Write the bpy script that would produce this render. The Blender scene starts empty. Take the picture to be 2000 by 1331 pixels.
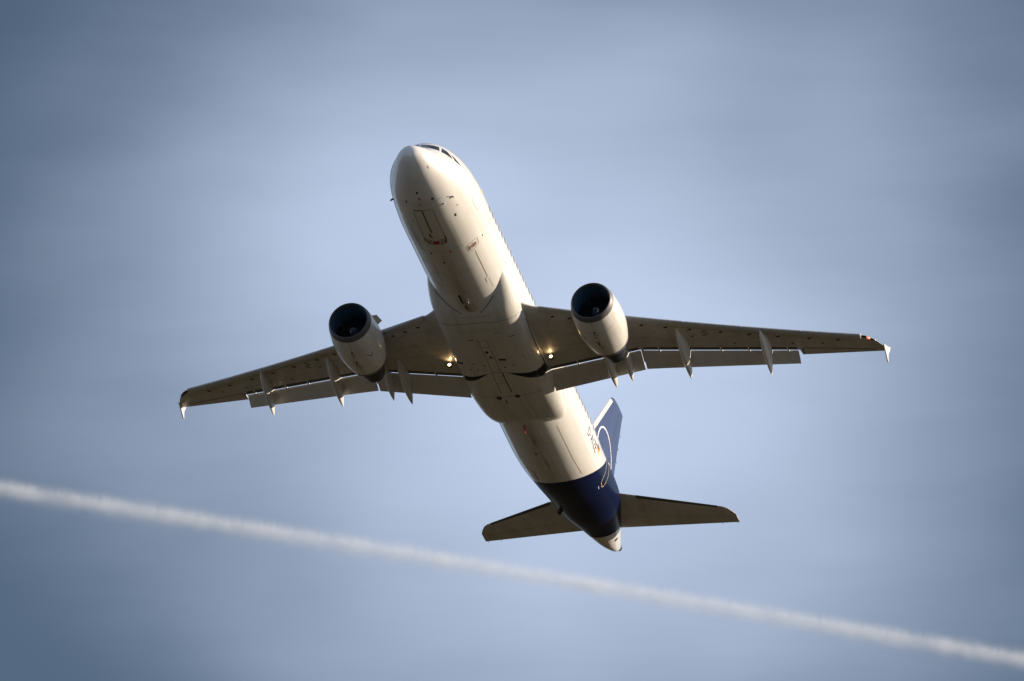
import bpy, bmesh, math
from mathutils import Vector, Matrix
from mathutils.bvhtree import BVHTree

# ------------------------------------------------------------------ camera
sc = bpy.context.scene
C = sc.collection
R = math.radians
CAM_ELEV = R(18.0)
CAM_POS = Vector((0, 0, 1.7))
cd = bpy.data.cameras.new('camera')
cam = bpy.data.objects.new('camera', cd)
C.objects.link(cam)
cam.location = CAM_POS
cam.rotation_euler = (R(90) + CAM_ELEV, 0, 0)
cd.sensor_width = 36.0
cd.lens = 23490.67 / 2000 * 36
cd.clip_start = 0.5
cd.clip_end = 200000
sc.camera = cam
sc.render.resolution_x, sc.render.resolution_y = 1024, 681

# pose of the aircraft: body axes are x aft, y starboard, z up
Rc = ((0.25890466, -0.96299822, 0.07485185),
      (0.53615119, 0.07882051, -0.84043396),
      (0.80343655, 0.25772417, 0.53671964))
Tc = (-4.76319329, -9.15911002, 540.08689698)
ce, se = math.cos(CAM_ELEV), math.sin(CAM_ELEV)
cam_axes = (Vector((1, 0, 0)), Vector((0, se, -ce)), Vector((0, ce, se)))   # right, down, forward
def cam_dir(v): return cam_axes[0] * v[0] + cam_axes[1] * v[1] + cam_axes[2] * v[2]
BX, BY, BZ = [cam_dir((Rc[0][i], Rc[1][i], Rc[2][i])) for i in range(3)]
ORG = CAM_POS + cam_dir(Tc)
POSE = Matrix(((BX.x, BY.x, BZ.x, ORG.x), (BX.y, BY.y, BZ.y, ORG.y), (BX.z, BY.z, BZ.z, ORG.z), (0, 0, 0, 1)))

# ------------------------------------------------------------------ sun, sky, exposure
SUN_BODY = Vector((0.25, -0.89, 0.40))                      # direction towards the sun, in body axes
SUN = (POSE.to_3x3() @ SUN_BODY).normalized()
SUN_EL = math.asin(SUN.z)
SUN_AZ = math.atan2(SUN.x, SUN.y)
sl = bpy.data.lights.new('sun', 'SUN')
sl.energy = 5.0
sl.angle = R(0.5)
sl.color = (1.0, 0.83, 0.64)
so = bpy.data.objects.new('sun', sl)
C.objects.link(so)
so.rotation_euler = SUN.to_track_quat('Z', 'Y').to_euler()

wd = bpy.data.worlds.new('World')
sc.world = wd
wd.use_nodes = True
nt = wd.node_tree
nt.nodes.clear()
N = nt.nodes.new
L = nt.links.new
out = N('ShaderNodeOutputWorld')
bg = N('ShaderNodeBackground')
sky = N('ShaderNodeTexSky')
sky.sky_type = 'NISHITA'
sky.sun_disc = False
sky.sun_elevation = SUN_EL
sky.sun_rotation = SUN_AZ
sky.altitude = 300
sky.air_density = 1.0
sky.dust_density = 0.6
sky.ozone_density = 3.0
bg.inputs['Strength'].default_value = 0.050
tc = N('ShaderNodeTexCoord')
def wnoise(scale, detail, loc, stretch, rot=12):
    mp = N('ShaderNodeMapping')
    mp.inputs['Location'].default_value = loc
    mp.inputs['Rotation'].default_value = (0, R(rot), 0)
    mp.inputs['Scale'].default_value = stretch
    n = N('ShaderNodeTexNoise')
    n.inputs['Scale'].default_value = scale
    n.inputs['Detail'].default_value = detail
    n.inputs['Roughness'].default_value = 0.5
    L(tc.outputs['Generated'], mp.inputs['Vector'])
    L(mp.outputs['Vector'], n.inputs['Vector'])
    return n.outputs['Fac']
def wm(op, a, b=None, c=None):
    n = N('ShaderNodeMath'); n.operation = op
    for k, v in enumerate((a, b, c)):
        if v is None: continue
        if isinstance(v, (int, float)): n.inputs[k].default_value = v
        else: L(v, n.inputs[k])
    return n.outputs[0]
def wrange(v, a, b, c, d):
    n = N('ShaderNodeMapRange'); n.interpolation_type = 'SMOOTHSTEP'
    for k, q in zip(('From Min', 'From Max', 'To Min', 'To Max'), (a, b, c, d)): n.inputs[k].default_value = q
    L(v, n.inputs['Value'])
    return n.outputs['Result']
# thin cloud with lens vignetting painted in, brightest at view centre; wider veils elsewhere
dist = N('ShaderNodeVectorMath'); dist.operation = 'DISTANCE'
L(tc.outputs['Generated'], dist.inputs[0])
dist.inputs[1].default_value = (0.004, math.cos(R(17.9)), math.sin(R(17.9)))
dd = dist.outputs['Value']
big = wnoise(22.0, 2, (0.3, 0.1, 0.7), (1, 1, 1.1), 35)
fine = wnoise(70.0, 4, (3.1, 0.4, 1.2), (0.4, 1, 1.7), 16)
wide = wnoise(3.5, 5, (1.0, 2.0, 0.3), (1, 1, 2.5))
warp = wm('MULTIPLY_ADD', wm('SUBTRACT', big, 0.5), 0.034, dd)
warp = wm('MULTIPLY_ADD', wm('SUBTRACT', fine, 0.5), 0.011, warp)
vignette_bank = wrange(warp, -0.002, 0.058, 0.90, 0.0)
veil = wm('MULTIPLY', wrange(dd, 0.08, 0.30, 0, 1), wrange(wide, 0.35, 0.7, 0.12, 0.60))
cl = wm('MAXIMUM', vignette_bank, veil)
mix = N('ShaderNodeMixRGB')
mix.inputs['Color2'].default_value = (8.8, 10.4, 13.5, 1)      # colour of the thin veil and the painted bright centre
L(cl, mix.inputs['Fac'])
hs_ = N('ShaderNodeHueSaturation'); hs_.inputs['Saturation'].default_value = 0.88; hs_.inputs['Value'].default_value = 0.80
L(sky.outputs['Color'], hs_.inputs['Color'])
L(hs_.outputs['Color'], mix.inputs['Color1'])
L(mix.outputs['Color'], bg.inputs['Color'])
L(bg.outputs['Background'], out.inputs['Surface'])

sc.view_settings.view_transform = 'Standard'
sc.view_settings.look = 'None'
sc.view_settings.exposure = 0.62
sc.view_settings.gamma = 1.0

# ------------------------------------------------------------------ materials
def nodes_of(name):
    m = bpy.data.materials.new(name)
    m.use_nodes = True
    t = m.node_tree
    return m, t, t.nodes['Principled BSDF'], t.nodes['Material Output']
def mixrgb(t, fac, a, b, mode='MIX'):
    n = t.nodes.new('ShaderNodeMixRGB')
    n.blend_type = mode
    for k, v in (('Fac', fac), ('Color1', a), ('Color2', b)):
        if hasattr(v, 'links') or hasattr(v, 'is_output'):
            t.links.new(v, n.inputs[k])
        elif isinstance(v, (int, float)):
            n.inputs[k].default_value = v
        else:
            n.inputs[k].default_value = (*v, 1)
    return n.outputs['Color']
def noise(t, scale, detail=4, stretch=(1, 1, 1), rough=0.55, loc=(0, 0, 0)):
    c = t.nodes.new('ShaderNodeTexCoord')
    mp = t.nodes.new('ShaderNodeMapping')
    mp.inputs['Scale'].default_value = stretch
    mp.inputs['Location'].default_value = loc
    n = t.nodes.new('ShaderNodeTexNoise')
    n.inputs['Scale'].default_value = scale
    n.inputs['Detail'].default_value = detail
    n.inputs['Roughness'].default_value = rough
    t.links.new(c.outputs['Object'], mp.inputs['Vector'])
    t.links.new(mp.outputs['Vector'], n.inputs['Vector'])
    return n.outputs['Fac']
def rng(t, v, a, b, c=0.0, d=1.0):
    n = t.nodes.new('ShaderNodeMapRange')
    n.inputs['From Min'].default_value = a
    n.inputs['From Max'].default_value = b
    n.inputs['To Min'].default_value = c
    n.inputs['To Max'].default_value = d
    t.links.new(v, n.inputs['Value'])
    return n.outputs['Result']
def math_(t, op, a, b=None, c=None):
    n = t.nodes.new('ShaderNodeMath')
    n.operation = op
    for i, v in enumerate((a, b, c)):
        if v is None: continue
        if isinstance(v, (int, float)): n.inputs[i].default_value = v
        else: t.links.new(v, n.inputs[i])
    return n.outputs[0]
def objxyz(t):
    c = t.nodes.new('ShaderNodeTexCoord')
    s = t.nodes.new('ShaderNodeSeparateXYZ')
    t.links.new(c.outputs['Object'], s.inputs[0])
    return s.outputs
def paint(name, col, rough=0.35, coat=0.6, dirt=0.12, dirt_col=(0.16, 0.12, 0.08), streak=(0.25, 2.2, 1.0), metal=0.0):
    m, t, b, o = nodes_of(name)
    f1 = rng(t, noise(t, 1.3, 5, streak), 0.45, 0.85, 0, dirt)
    f2 = rng(t, noise(t, 9.0, 4, streak, loc=(4, 2, 7)), 0.5, 0.8, 0, dirt * 0.6)
    c1 = mixrgb(t, f1, col, dirt_col)
    c2 = mixrgb(t, f2, c1, dirt_col)
    t.links.new(c2, b.inputs['Base Color'])
    b.inputs['Roughness'].default_value = rough
    b.inputs['Metallic'].default_value = metal
    b.inputs['Coat Weight'].default_value = coat
    b.inputs['Coat Roughness'].default_value = 0.06
    return m
def plain(name, col, rough=0.5, metal=0.0, emit=None, strength=0.0, coat=0.0):
    m, t, b, o = nodes_of(name)
    f = rng(t, noise(t, 6.0, 3), 0.3, 0.7, 0.88, 1.08)
    c = t.nodes.new('ShaderNodeVectorMath'); c.operation = 'SCALE'
    c.inputs[0].default_value = col
    t.links.new(f, c.inputs['Scale'])
    t.links.new(c.outputs[0], b.inputs['Base Color'])
    b.inputs['Roughness'].default_value = rough
    b.inputs['Metallic'].default_value = metal
    b.inputs['Coat Weight'].default_value = coat
    if emit:
        b.inputs['Emission Color'].default_value = (*emit, 1)
        b.inputs['Emission Strength'].default_value = strength
    return m

WHITE = (0.76, 0.75, 0.725)
# fuselage: white, dark blue tail, white tail cone, dirt streaks along the keel
def fuselage_material():
    m, t, b, o = nodes_of('fuselage_paint')
    X = objxyz(t)
    # grime on the keel line
    ay = math_(t, 'ABSOLUTE', X[1])
    keel = math_(t, 'MULTIPLY', rng(t, ay, 0.05, 0.5, 1, 0), rng(t, X[2], -1.9, -1.6, 1, 0))
    keel = math_(t, 'MULTIPLY', keel, rng(t, X[0], 5.5, 11.0, 0.1, 0.75))
    grime = math_(t, 'MULTIPLY', keel, rng(t, noise(t, 2.2, 5, (0.35, 3.0, 1)), 0.35, 0.7, 0.1, 1.0))
    col = mixrgb(t, rng(t, noise(t, 1.1, 5, (0.22, 2.0, 1.5)), 0.42, 0.80, 0, 0.20), WHITE, (0.28, 0.22, 0.16))
    col = mixrgb(t, grime, col, (0.13, 0.10, 0.07))
    # blue aft body
    k = math_(t, 'MULTIPLY_ADD', X[2], BLUE_K, X[0])
    isb = math_(t, 'GREATER_THAN', k, BLUE_X)
    k2 = math_(t, 'MULTIPLY_ADD', X[2], -0.64, X[0])
    isb = math_(t, 'MULTIPLY', isb, math_(t, 'LESS_THAN', k2, 34.38))
    blue = mixrgb(t, rng(t, noise(t, 1.6, 5, (0.3, 2.5, 1.5)), 0.4, 0.8, 0, 0.3), (0.003, 0.0075, 0.036), (0.009, 0.015, 0.042))
    col = mixrgb(t, isb, col, blue)
    t.links.new(col, b.inputs['Base Color'])
    b.inputs['Roughness'].default_value = 0.32
    t.links.new(rng(t, isb, 0, 1, 0.8, 0.10), b.inputs['Coat Weight'])
    t.links.new(rng(t, isb, 0, 1, 0.5, 0.06), b.inputs['Specular IOR Level'])
    b.inputs['Coat Roughness'].default_value = 0.04
    bp = t.nodes.new('ShaderNodeBump')
    bp.inputs['Strength'].default_value = 0.12
    bp.inputs['Distance'].default_value = 0.02
    # faint skin waviness between frames and stringers
    w = noise(t, 1.9, 2, (1.0, 1.3, 1.3), loc=(1, 5, 2))
    t.links.new(w, bp.inputs['Height'])
    t.links.new(bp.outputs['Normal'], b.inputs['Normal'])
    return m
BLUE_K, BLUE_X = -0.9, 28.27
M_fus = fuselage_material()
M_white = paint('white_paint', WHITE, 0.35, 0.7, 0.14)
M_fair = paint('fairing_paint', (0.68, 0.67, 0.64), 0.35, 0.6, 0.35)
M_wing = paint('wing_grey_paint', (0.60, 0.585, 0.56), 0.42, 0.35, 0.42, streak=(0.4, 1.0, 1.0))
M_nac = paint('nacelle_paint', (0.76, 0.75, 0.72), 0.34, 0.7, 0.35, streak=(0.3, 2.5, 1.5))
M_slat = plain('slat_metal', (0.62, 0.64, 0.67), 0.34, 0.65)
M_lip = plain('lip_metal', (0.13, 0.135, 0.145), 0.5, 0.3)
M_duct = plain('intake_duct', (0.06, 0.14, 0.24), 0.4, 0.0, coat=0.3)
M_fan = plain('fan_metal', (0.075, 0.085, 0.11), 0.4, 0.5)
M_dark = plain('dark_metal', (0.035, 0.042, 0.058), 0.45, 0.6)
M_black = plain('black_gap', (0.008, 0.008, 0.010), 0.7)
M_line = plain('panel_line', (0.06, 0.05, 0.045), 0.7)
M_fline = plain('faint_panel_line', (0.34, 0.31, 0.27), 0.6)
M_brown = plain('brown_stencil', (0.27, 0.18, 0.135), 0.6)
M_glass = plain('cockpit_glass', (0.012, 0.016, 0.022), 0.12, 0.0, coat=0.0)
M_win = plain('cabin_window_pane', (0.16, 0.155, 0.15), 0.15, 0.0, coat=0.6)
M_blue = paint('tail_blue_paint', (0.015, 0.024, 0.100), 0.30, 0.8, 0.10, dirt_col=(0.03, 0.05, 0.14))
M_edge = plain('leading_edge_metal', (0.66, 0.65, 0.63), 0.35, 0.35)
M_grey = plain('dark_leading_edge', (0.10, 0.098, 0.095), 0.45, 0.2)
M_red = plain('red_paint', (0.42, 0.015, 0.03), 0.5)
M_gold = plain('gold_paint', (0.80, 0.52, 0.08), 0.5)
M_decal = plain('white_decal', (0.82, 0.82, 0.80), 0.45)
M_lamp = plain('lamp_glow', (1, 0.9, 0.75), 0.3, 0, (1.0, 0.74, 0.42), 5.0)
M_redlamp = plain('red_lamp_glow', (0.9, 0.2, 0.15), 0.2, 0, (1.0, 0.25, 0.18), 0.8)
M_flap = paint('flap_grey_paint', (0.66, 0.64, 0.61), 0.45, 0.3, 0.2)
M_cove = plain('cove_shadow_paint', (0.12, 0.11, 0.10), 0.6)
M_panel = plain('access_panel_paint', (0.52, 0.50, 0.475), 0.5)
M_strobe = plain('clear_lamp', (0.8, 0.8, 0.8), 0.1, 0.0, coat=1.0)

# ------------------------------------------------------------------ helpers
def link(name, me, mats, parent=None):
    o = bpy.data.objects.new(name, me)
    C.objects.link(o)
    for m in (mats if isinstance(mats, (list, tuple)) else [mats]):
        me.materials.append(m)
    if parent: o.parent = parent
    return o
class MB:
    def __init__(s): s.v = []; s.f = []
    def grid(s, rows, closed=False, cap0=False, cap1=False):
        b = len(s.v); n = len(rows[0])
        for r in rows: s.v += [tuple(p) for p in r]
        for i in range(len(rows) - 1):
            for j in range(n if closed else n - 1):
                k = (j + 1) % n
                s.f.append((b + i * n + j, b + (i + 1) * n + j, b + (i + 1) * n + k, b + i * n + k))
        if cap0: s.f.append(tuple(b + j for j in range(n)))
        if cap1: s.f.append(tuple(b + (len(rows) - 1) * n + j for j in reversed(range(n))))
        return s
    def poly(s, pts):
        b = len(s.v); s.v += [tuple(p) for p in pts]; s.f.append(tuple(range(b, b + len(pts)))); return s
    def prism(s, pts, ext):
        ext = Vector(ext); a = [Vector(p) for p in pts]; n = len(a); b = len(s.v)
        s.v += [tuple(p) for p in a] + [tuple(p + ext) for p in a]
        s.f.append(tuple(b + j for j in range(n))); s.f.append(tuple(b + n + j for j in reversed(range(n))))
        for j in range(n):
            k = (j + 1) % n; s.f.append((b + j, b + n + j, b + n + k, b + k))
        return s
    def build(s, name, mats, parent=None, sharp=35, weld=True, recalc=True):
        me = bpy.data.meshes.new(name)
        me.from_pydata(s.v, [], s.f)
        bm = bmesh.new(); bm.from_mesh(me)
        if weld: bmesh.ops.remove_doubles(bm, verts=bm.verts, dist=1e-5)
        if recalc: bmesh.ops.recalc_face_normals(bm, faces=bm.faces)
        bm.to_mesh(me); bm.free()
        me.shade_smooth()
        me.set_sharp_from_angle(angle=R(sharp))
        return link(name, me, mats, parent)
def pchip(xs, ys):
    n = len(xs); h = [xs[i + 1] - xs[i] for i in range(n - 1)]; d = [(ys[i + 1] - ys[i]) / h[i] for i in range(n - 1)]
    m = [0.0] * n
    m[0], m[-1] = d[0], d[-1]
    for i in range(1, n - 1):
        if d[i - 1] * d[i] > 0:
            w1, w2 = 2 * h[i] + h[i - 1], h[i] + 2 * h[i - 1]
            m[i] = (w1 + w2) / (w1 / d[i - 1] + w2 / d[i])
    def f(x):
        x = min(max(x, xs[0]), xs[-1])
        i = 0
        while i < n - 2 and x > xs[i + 1]: i += 1
        t = (x - xs[i]) / h[i]
        return ((2 * t**3 - 3 * t * t + 1) * ys[i] + (t**3 - 2 * t * t + t) * h[i] * m[i]
                + (-2 * t**3 + 3 * t * t) * ys[i + 1] + (t**3 - t * t) * h[i] * m[i + 1])
    return f
def lerp(xs, ys):
    def f(x):
        if x <= xs[0]: i = 0
        elif x >= xs[-1]: i = len(xs) - 2
        else:
            i = 0
            while x > xs[i + 1]: i += 1
        return ys[i] + (ys[i + 1] - ys[i]) * (x - xs[i]) / (xs[i + 1] - xs[i])
    return f
def revolve(mb, prof, org=(0, 0, 0), n=64, tilt=0.0, squash=None):
    """prof: list of (x, r); axis along x; tilt raises the front"""
    rows = []
    for x, r in prof:
        row = []
        for k in range(n):
            a = 2 * math.pi * k / n
            y, z = r * math.sin(a), r * math.cos(a)
            if squash and z < 0: z *= squash
            xx = x + z * tilt
            row.append((org[0] + xx, org[1] + y, org[2] + z))
        rows.append(row)
    return mb.grid(rows, closed=True)

# ------------------------------------------------------------------ ground
gm, t, b, o_ = nodes_of('field_ground')
g1 = rng(t, noise(t, 0.004, 6), 0.35, 0.65)
g2 = rng(t, noise(t, 0.05, 6, loc=(30, 10, 0)), 0.3, 0.7)
gc = mixrgb(t, g1, (0.040, 0.034, 0.016), (0.062, 0.048, 0.028))
gc = mixrgb(t, g2, gc, (0.044, 0.036, 0.020))
t.links.new(gc, b.inputs['Base Color'])
b.inputs['Roughness'].default_value = 0.95
b.inputs['Specular IOR Level'].default_value = 0.1
mb = MB()
rows = []
for r in (0.5, 30, 120, 500, 2000, 8000, 25000, 60000):
    rows.append([(r * math.cos(2 * math.pi * k / 96), r * math.sin(2 * math.pi * k / 96), 0) for k in range(96)])
mb.grid(rows, closed=True, cap0=True)
ground = mb.build('ground', gm)
ground['kind'] = 'structure'
ground['label'] = 'brown and green open fields below the climbing aircraft'

# ------------------------------------------------------------------ airliner root
jet = bpy.data.objects.new('airliner', None)
C.objects.link(jet)
jet.matrix_world = POSE
jet['label'] = 'white twin-engine passenger jet with dark blue tail climbing overhead, seen from below'
jet['category'] = 'airliner'

# ------------------------------------------------------------------ fuselage
_s = lambda xs: [math.sqrt(x) for x in xs]
fx = [0, .05, .2, .5, 1, 1.55, 2, 2.5, 3, 4, 5, 6.2, 25.0, 26.5, 28, 30, 32, 34, 35.5, 36.5, 37.2, 37.57]
f_zt = pchip(_s(fx), [-.345, -.145, -.004, .151, .385, .657, 1.077, 1.427, 1.636, 1.93, 2.12, 2.195, 2.195, 2.20, 2.206, 2.206, 2.165, 2.072, 1.959, 1.79, 1.612, 1.513])
f_zb = pchip(_s(fx), [-.375, -.61, -.79, -.99, -1.24, -1.43, -1.55, -1.67, -1.751, -1.848, -1.884, -1.895, -1.895, -1.79, -1.545, -1.095, -.665, -.144, .185, .557, .916, 1.209])
f_w = pchip(_s(fx), [.008, .241, .421, .634, .88, 1.116, 1.294, 1.478, 1.612, 1.777, 1.888, 1.949, 1.949, 1.904, 1.775, 1.640, 1.49, 1.088, .676, .401, .207, .107])
f_zm = pchip(_s(fx), [-.36, -.37, -.381, -.378, -.358, -.31, -.219, -.119, -.052, .071, .14, .15, .15, .19, .278, .525, .79, 1.078, 1.24, 1.321, 1.346, 1.359])
def fus_pt(x, a):
    """a = 0 at the keel, +pi/2 starboard, pi at the crown"""
    q = math.sqrt(x)
    zt, zb, w, zm = f_zt(q), f_zb(q), f_w(q), f_zm(q)
    s, c = math.sin(a), math.cos(a)
    x += 0.55 * max(0.0, 1 - x / 4)
    if c > 0: return (x, w * s, zm - (zm - zb) * c)
    return (x, w * s, zm - (zt - zm) * c)
xs = [0.0, .006, .02, .045, .08, .13, .19, .26, .35, .45, .56, .68, .8, .95, 1.1, 1.25, 1.4, 1.55, 1.7, 1.85, 2.0, 2.2, 2.4, 2.6, 2.8, 3.0]
x = 3.25
while x < 37.0: xs.append(round(x, 3)); x += 0.25
xs += [37.1, 37.2, 37.3, 37.4, 37.5, 37.57]
NA = 128
mb = MB()
mb.grid([[fus_pt(x, 2 * math.pi * k / NA) for k in range(NA)] for x in xs], closed=True, cap0=True, cap1=True)
fus = mb.build('fuselage', M_fus, jet, sharp=50)

# ------------------------------------------------------------------ belly fairing (flat-bottomed, round-cornered)
bx = [10.0, 10.6, 11.15, 11.75, 12.5, 14.0, 17.0, 19.0, 20.0, 20.8, 21.5, 22.1, 22.7]
b_zb = pchip(bx, [-.90, -1.28, -1.60, -1.91, -2.06, -2.16, -2.20, -2.14, -2.04, -1.91, -1.68, -1.38, -.95])
b_w = pchip(bx, [1.70, 1.88, 1.98, 2.05, 2.08, 2.11, 2.14, 2.15, 2.06, 1.94, 1.80, 1.64, 1.45])
b_zt = pchip(bx, [-.35, -.35, -.35, -.35, -.35, -.35, -.35, -.50, -.70, -.85, -.90, -.80, -.60])
def fair_pt(x, u):
    zb, w, zt = b_zb(x), b_w(x), b_zt(x)
    a = (u - 0.5) * 2 * R(128)
    s, c = math.sin(a), math.cos(a)
    if c >= 0:
        n = 3.3
        return (x, w * math.copysign(abs(s) ** (2 / n), s), zt - (zt - zb) * c ** (2 / n))
    return (x, w * s, zt + 0.9 * abs(c) ** 1.1)
mb = MB()
rows = []
x = 10.0
while x <= 22.701:
    # equal steps in angle of the superellipse, denser at the corners
    rows.append([fair_pt(x, k / 128) for k in range(129)])
    x += 0.2
mb.grid(rows)
belly = mb.build('belly_fairing', M_fair, jet, sharp=60)

# ------------------------------------------------------------------ surface decals
_bvh = {}
def bvh(o):
    if o.name not in _bvh:
        me = o.data
        _bvh[o.name] = BVHTree.FromPolygons([v.co for v in me.vertices], [p.vertices for p in me.polygons])
    return _bvh[o.name]
def stick(objs, p, mode):
    """p is (x,y) seen from below, (x,z) seen from the port or starboard side; returns point and outward normal"""
    if mode == 'front': o, d = Vector((-9, p[0], p[1])), Vector((1, 0, 0))
    elif mode == 'bot': o, d = Vector((p[0], p[1], -9)), Vector((0, 0, 1))
    elif mode == 'port': o, d = Vector((p[0], -24, p[1])), Vector((0, 1, 0))
    else: o, d = Vector((p[0], 24, p[1])), Vector((0, -1, 0))
    best = None
    for ob in objs:
        h, n, i, dist = bvh(ob).ray_cast(o, d)
        if h is not None and (best is None or dist < best[2]):
            if n.dot(d) > 0: n = -n
            best = (h, n, dist)
    return best
def ribbon(mb, objs, pts, w, mode='bot', lift=0.006, step=0.12):
    path = []
    for i in range(len(pts) - 1):
        a, b_ = Vector(pts[i]), Vector(pts[i + 1])
        k = max(1, int((b_ - a).length / step))
        for j in range(k): path.append(a.lerp(b_, j / k))
    path.append(Vector(pts[-1]))
    hits = [stick(objs, p, mode) for p in path]
    hits = [h for h in hits if h]
    if len(hits) < 2: return
    rows = []
    for i, (h, n, _) in enumerate(hits):
        tg = (hits[min(i + 1, len(hits) - 1)][0] - hits[max(i - 1, 0)][0]).normalized()
        sd = n.cross(tg).normalized() * (w / 2)
        rows.append([h + sd + n * lift, h - sd + n * lift])
    mb.grid(rows)
def patch(mb, objs, quad, nu=6, nv=6, mode='bot', lift=0.006):
    """quad of four (x,y) corners, filled with a conforming grid"""
    a, b_, c, d = [Vector(q) for q in quad]
    rows = []
    for i in range(nu + 1):
        row = []
        for j in range(nv + 1):
            p = a.lerp(b_, i / nu).lerp(d.lerp(c, i / nu), j / nv)
            h = stick(objs, p, mode)
            if not h: return
            row.append(h[0] + h[1] * lift)
        rows.append(row)
    mb.grid(rows)
def blob(mb, objs, c, rx, ry, mode='bot', lift=0.006, n=14):
    h0 = stick(objs, c, mode)
    if not h0: return
    ring = []
    for k in range(n):
        a = 2 * math.pi * k / n
        h = stick(objs, (c[0] + rx * math.cos(a), c[1] + ry * math.sin(a)), mode)
        if not h: return
        ring.append(h[0] + h[1] * lift)
    cp = h0[0] + h0[1] * lift
    mb.grid([[cp] * n, ring], closed=True)

# ------------------------------------------------------------------ wing geometry
zLE = lambda y: 0.0032 * y * y + 0.054 * y - 1.105
xLE = lambda y: 11.70 + 0.503 * y
gapx = lerp([1.2, 2.0, 6.4, 6.45, 13.3], [18.10, 18.05, 17.78, 17.83, 20.12])
gapz = lerp([1.2, 2.0, 6.4, 13.3], [-1.38, -1.30, -0.78, 0.05])
ftex = lerp([1.2, 2.0, 6.4, 6.45, 13.3], [19.27, 19.22, 18.86, 18.82, 20.74])
ftez = lerp([1.2, 2.0, 6.4, 13.3], [-1.68, -1.60, -1.05, -0.17])
def thick(s):
    return 5 * (0.2969 * math.sqrt(s) - 0.126 * s - 0.3516 * s * s + 0.2843 * s**3 - 0.1015 * s**4)
def section(y, x0, z0, x1, z1, tu, tl, cut=1.0, n=22, z_end=None):
    """closed loop upper rear -> nose -> lower rear"""
    c = x1 - x0
    ss = [cut * (1 - math.cos(math.pi * 0.5 * k / n)) for k in range(n + 1)]
    up = [(x0 + s * c, y, z0 + (z1 - z0) * s + tu * c * thick(s)) for s in ss]
    lo = [(x0 + s * c, y, z0 + (z1 - z0) * s - tl * c * thick(s)) for s in ss]
    return list(reversed(up)) + lo[1:]
def mirror(rows, s):
    return [[(p[0], p[1] * s, p[2]) for p in r] for r in rows]
def full_te(y):
    if y <= 13.3:
        return ftex(y) - 0.35, (gapz(y) + 0.04)
    f = (y - 13.32) / (16.9 - 13.32)
    return 20.55 + f * (21.66 - 20.55), 0.20 + f * (0.78 - 0.20)
def wing_row(y, inset=0.14, cutback=0.10, te_fix=None):
    x0, z0 = xLE(y) + inset, zLE(y) + 0.02
    if y > 16.3:
        f = (y - 16.3) / 0.7
        x0 += 0.95 * f ** 1.8
    if y < 2.9:
        g = (2.9 - y) / 0.9
        x0 -= 0.34 * g * g; z0 -= 0.03 * g
    x1, z1 = full_te(y)
    c = x1 - x0
    tu = 0.075 if y > 6 else 0.085
    tl = 0.045 if y > 6 else 0.058
    cut = 1.0
    if y <= 13.305:
        cut = (gapx(y) - cutback - x0) / c
        # aim the lower skin at the gap edge
        zc = z0 + (z1 - z0) * cut - tl * c * thick(cut)
        z1 += (gapz(y) + 0.07 - zc) / cut
    return section(y, x0, z0, x1, z1, tu, tl, cut)

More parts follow.
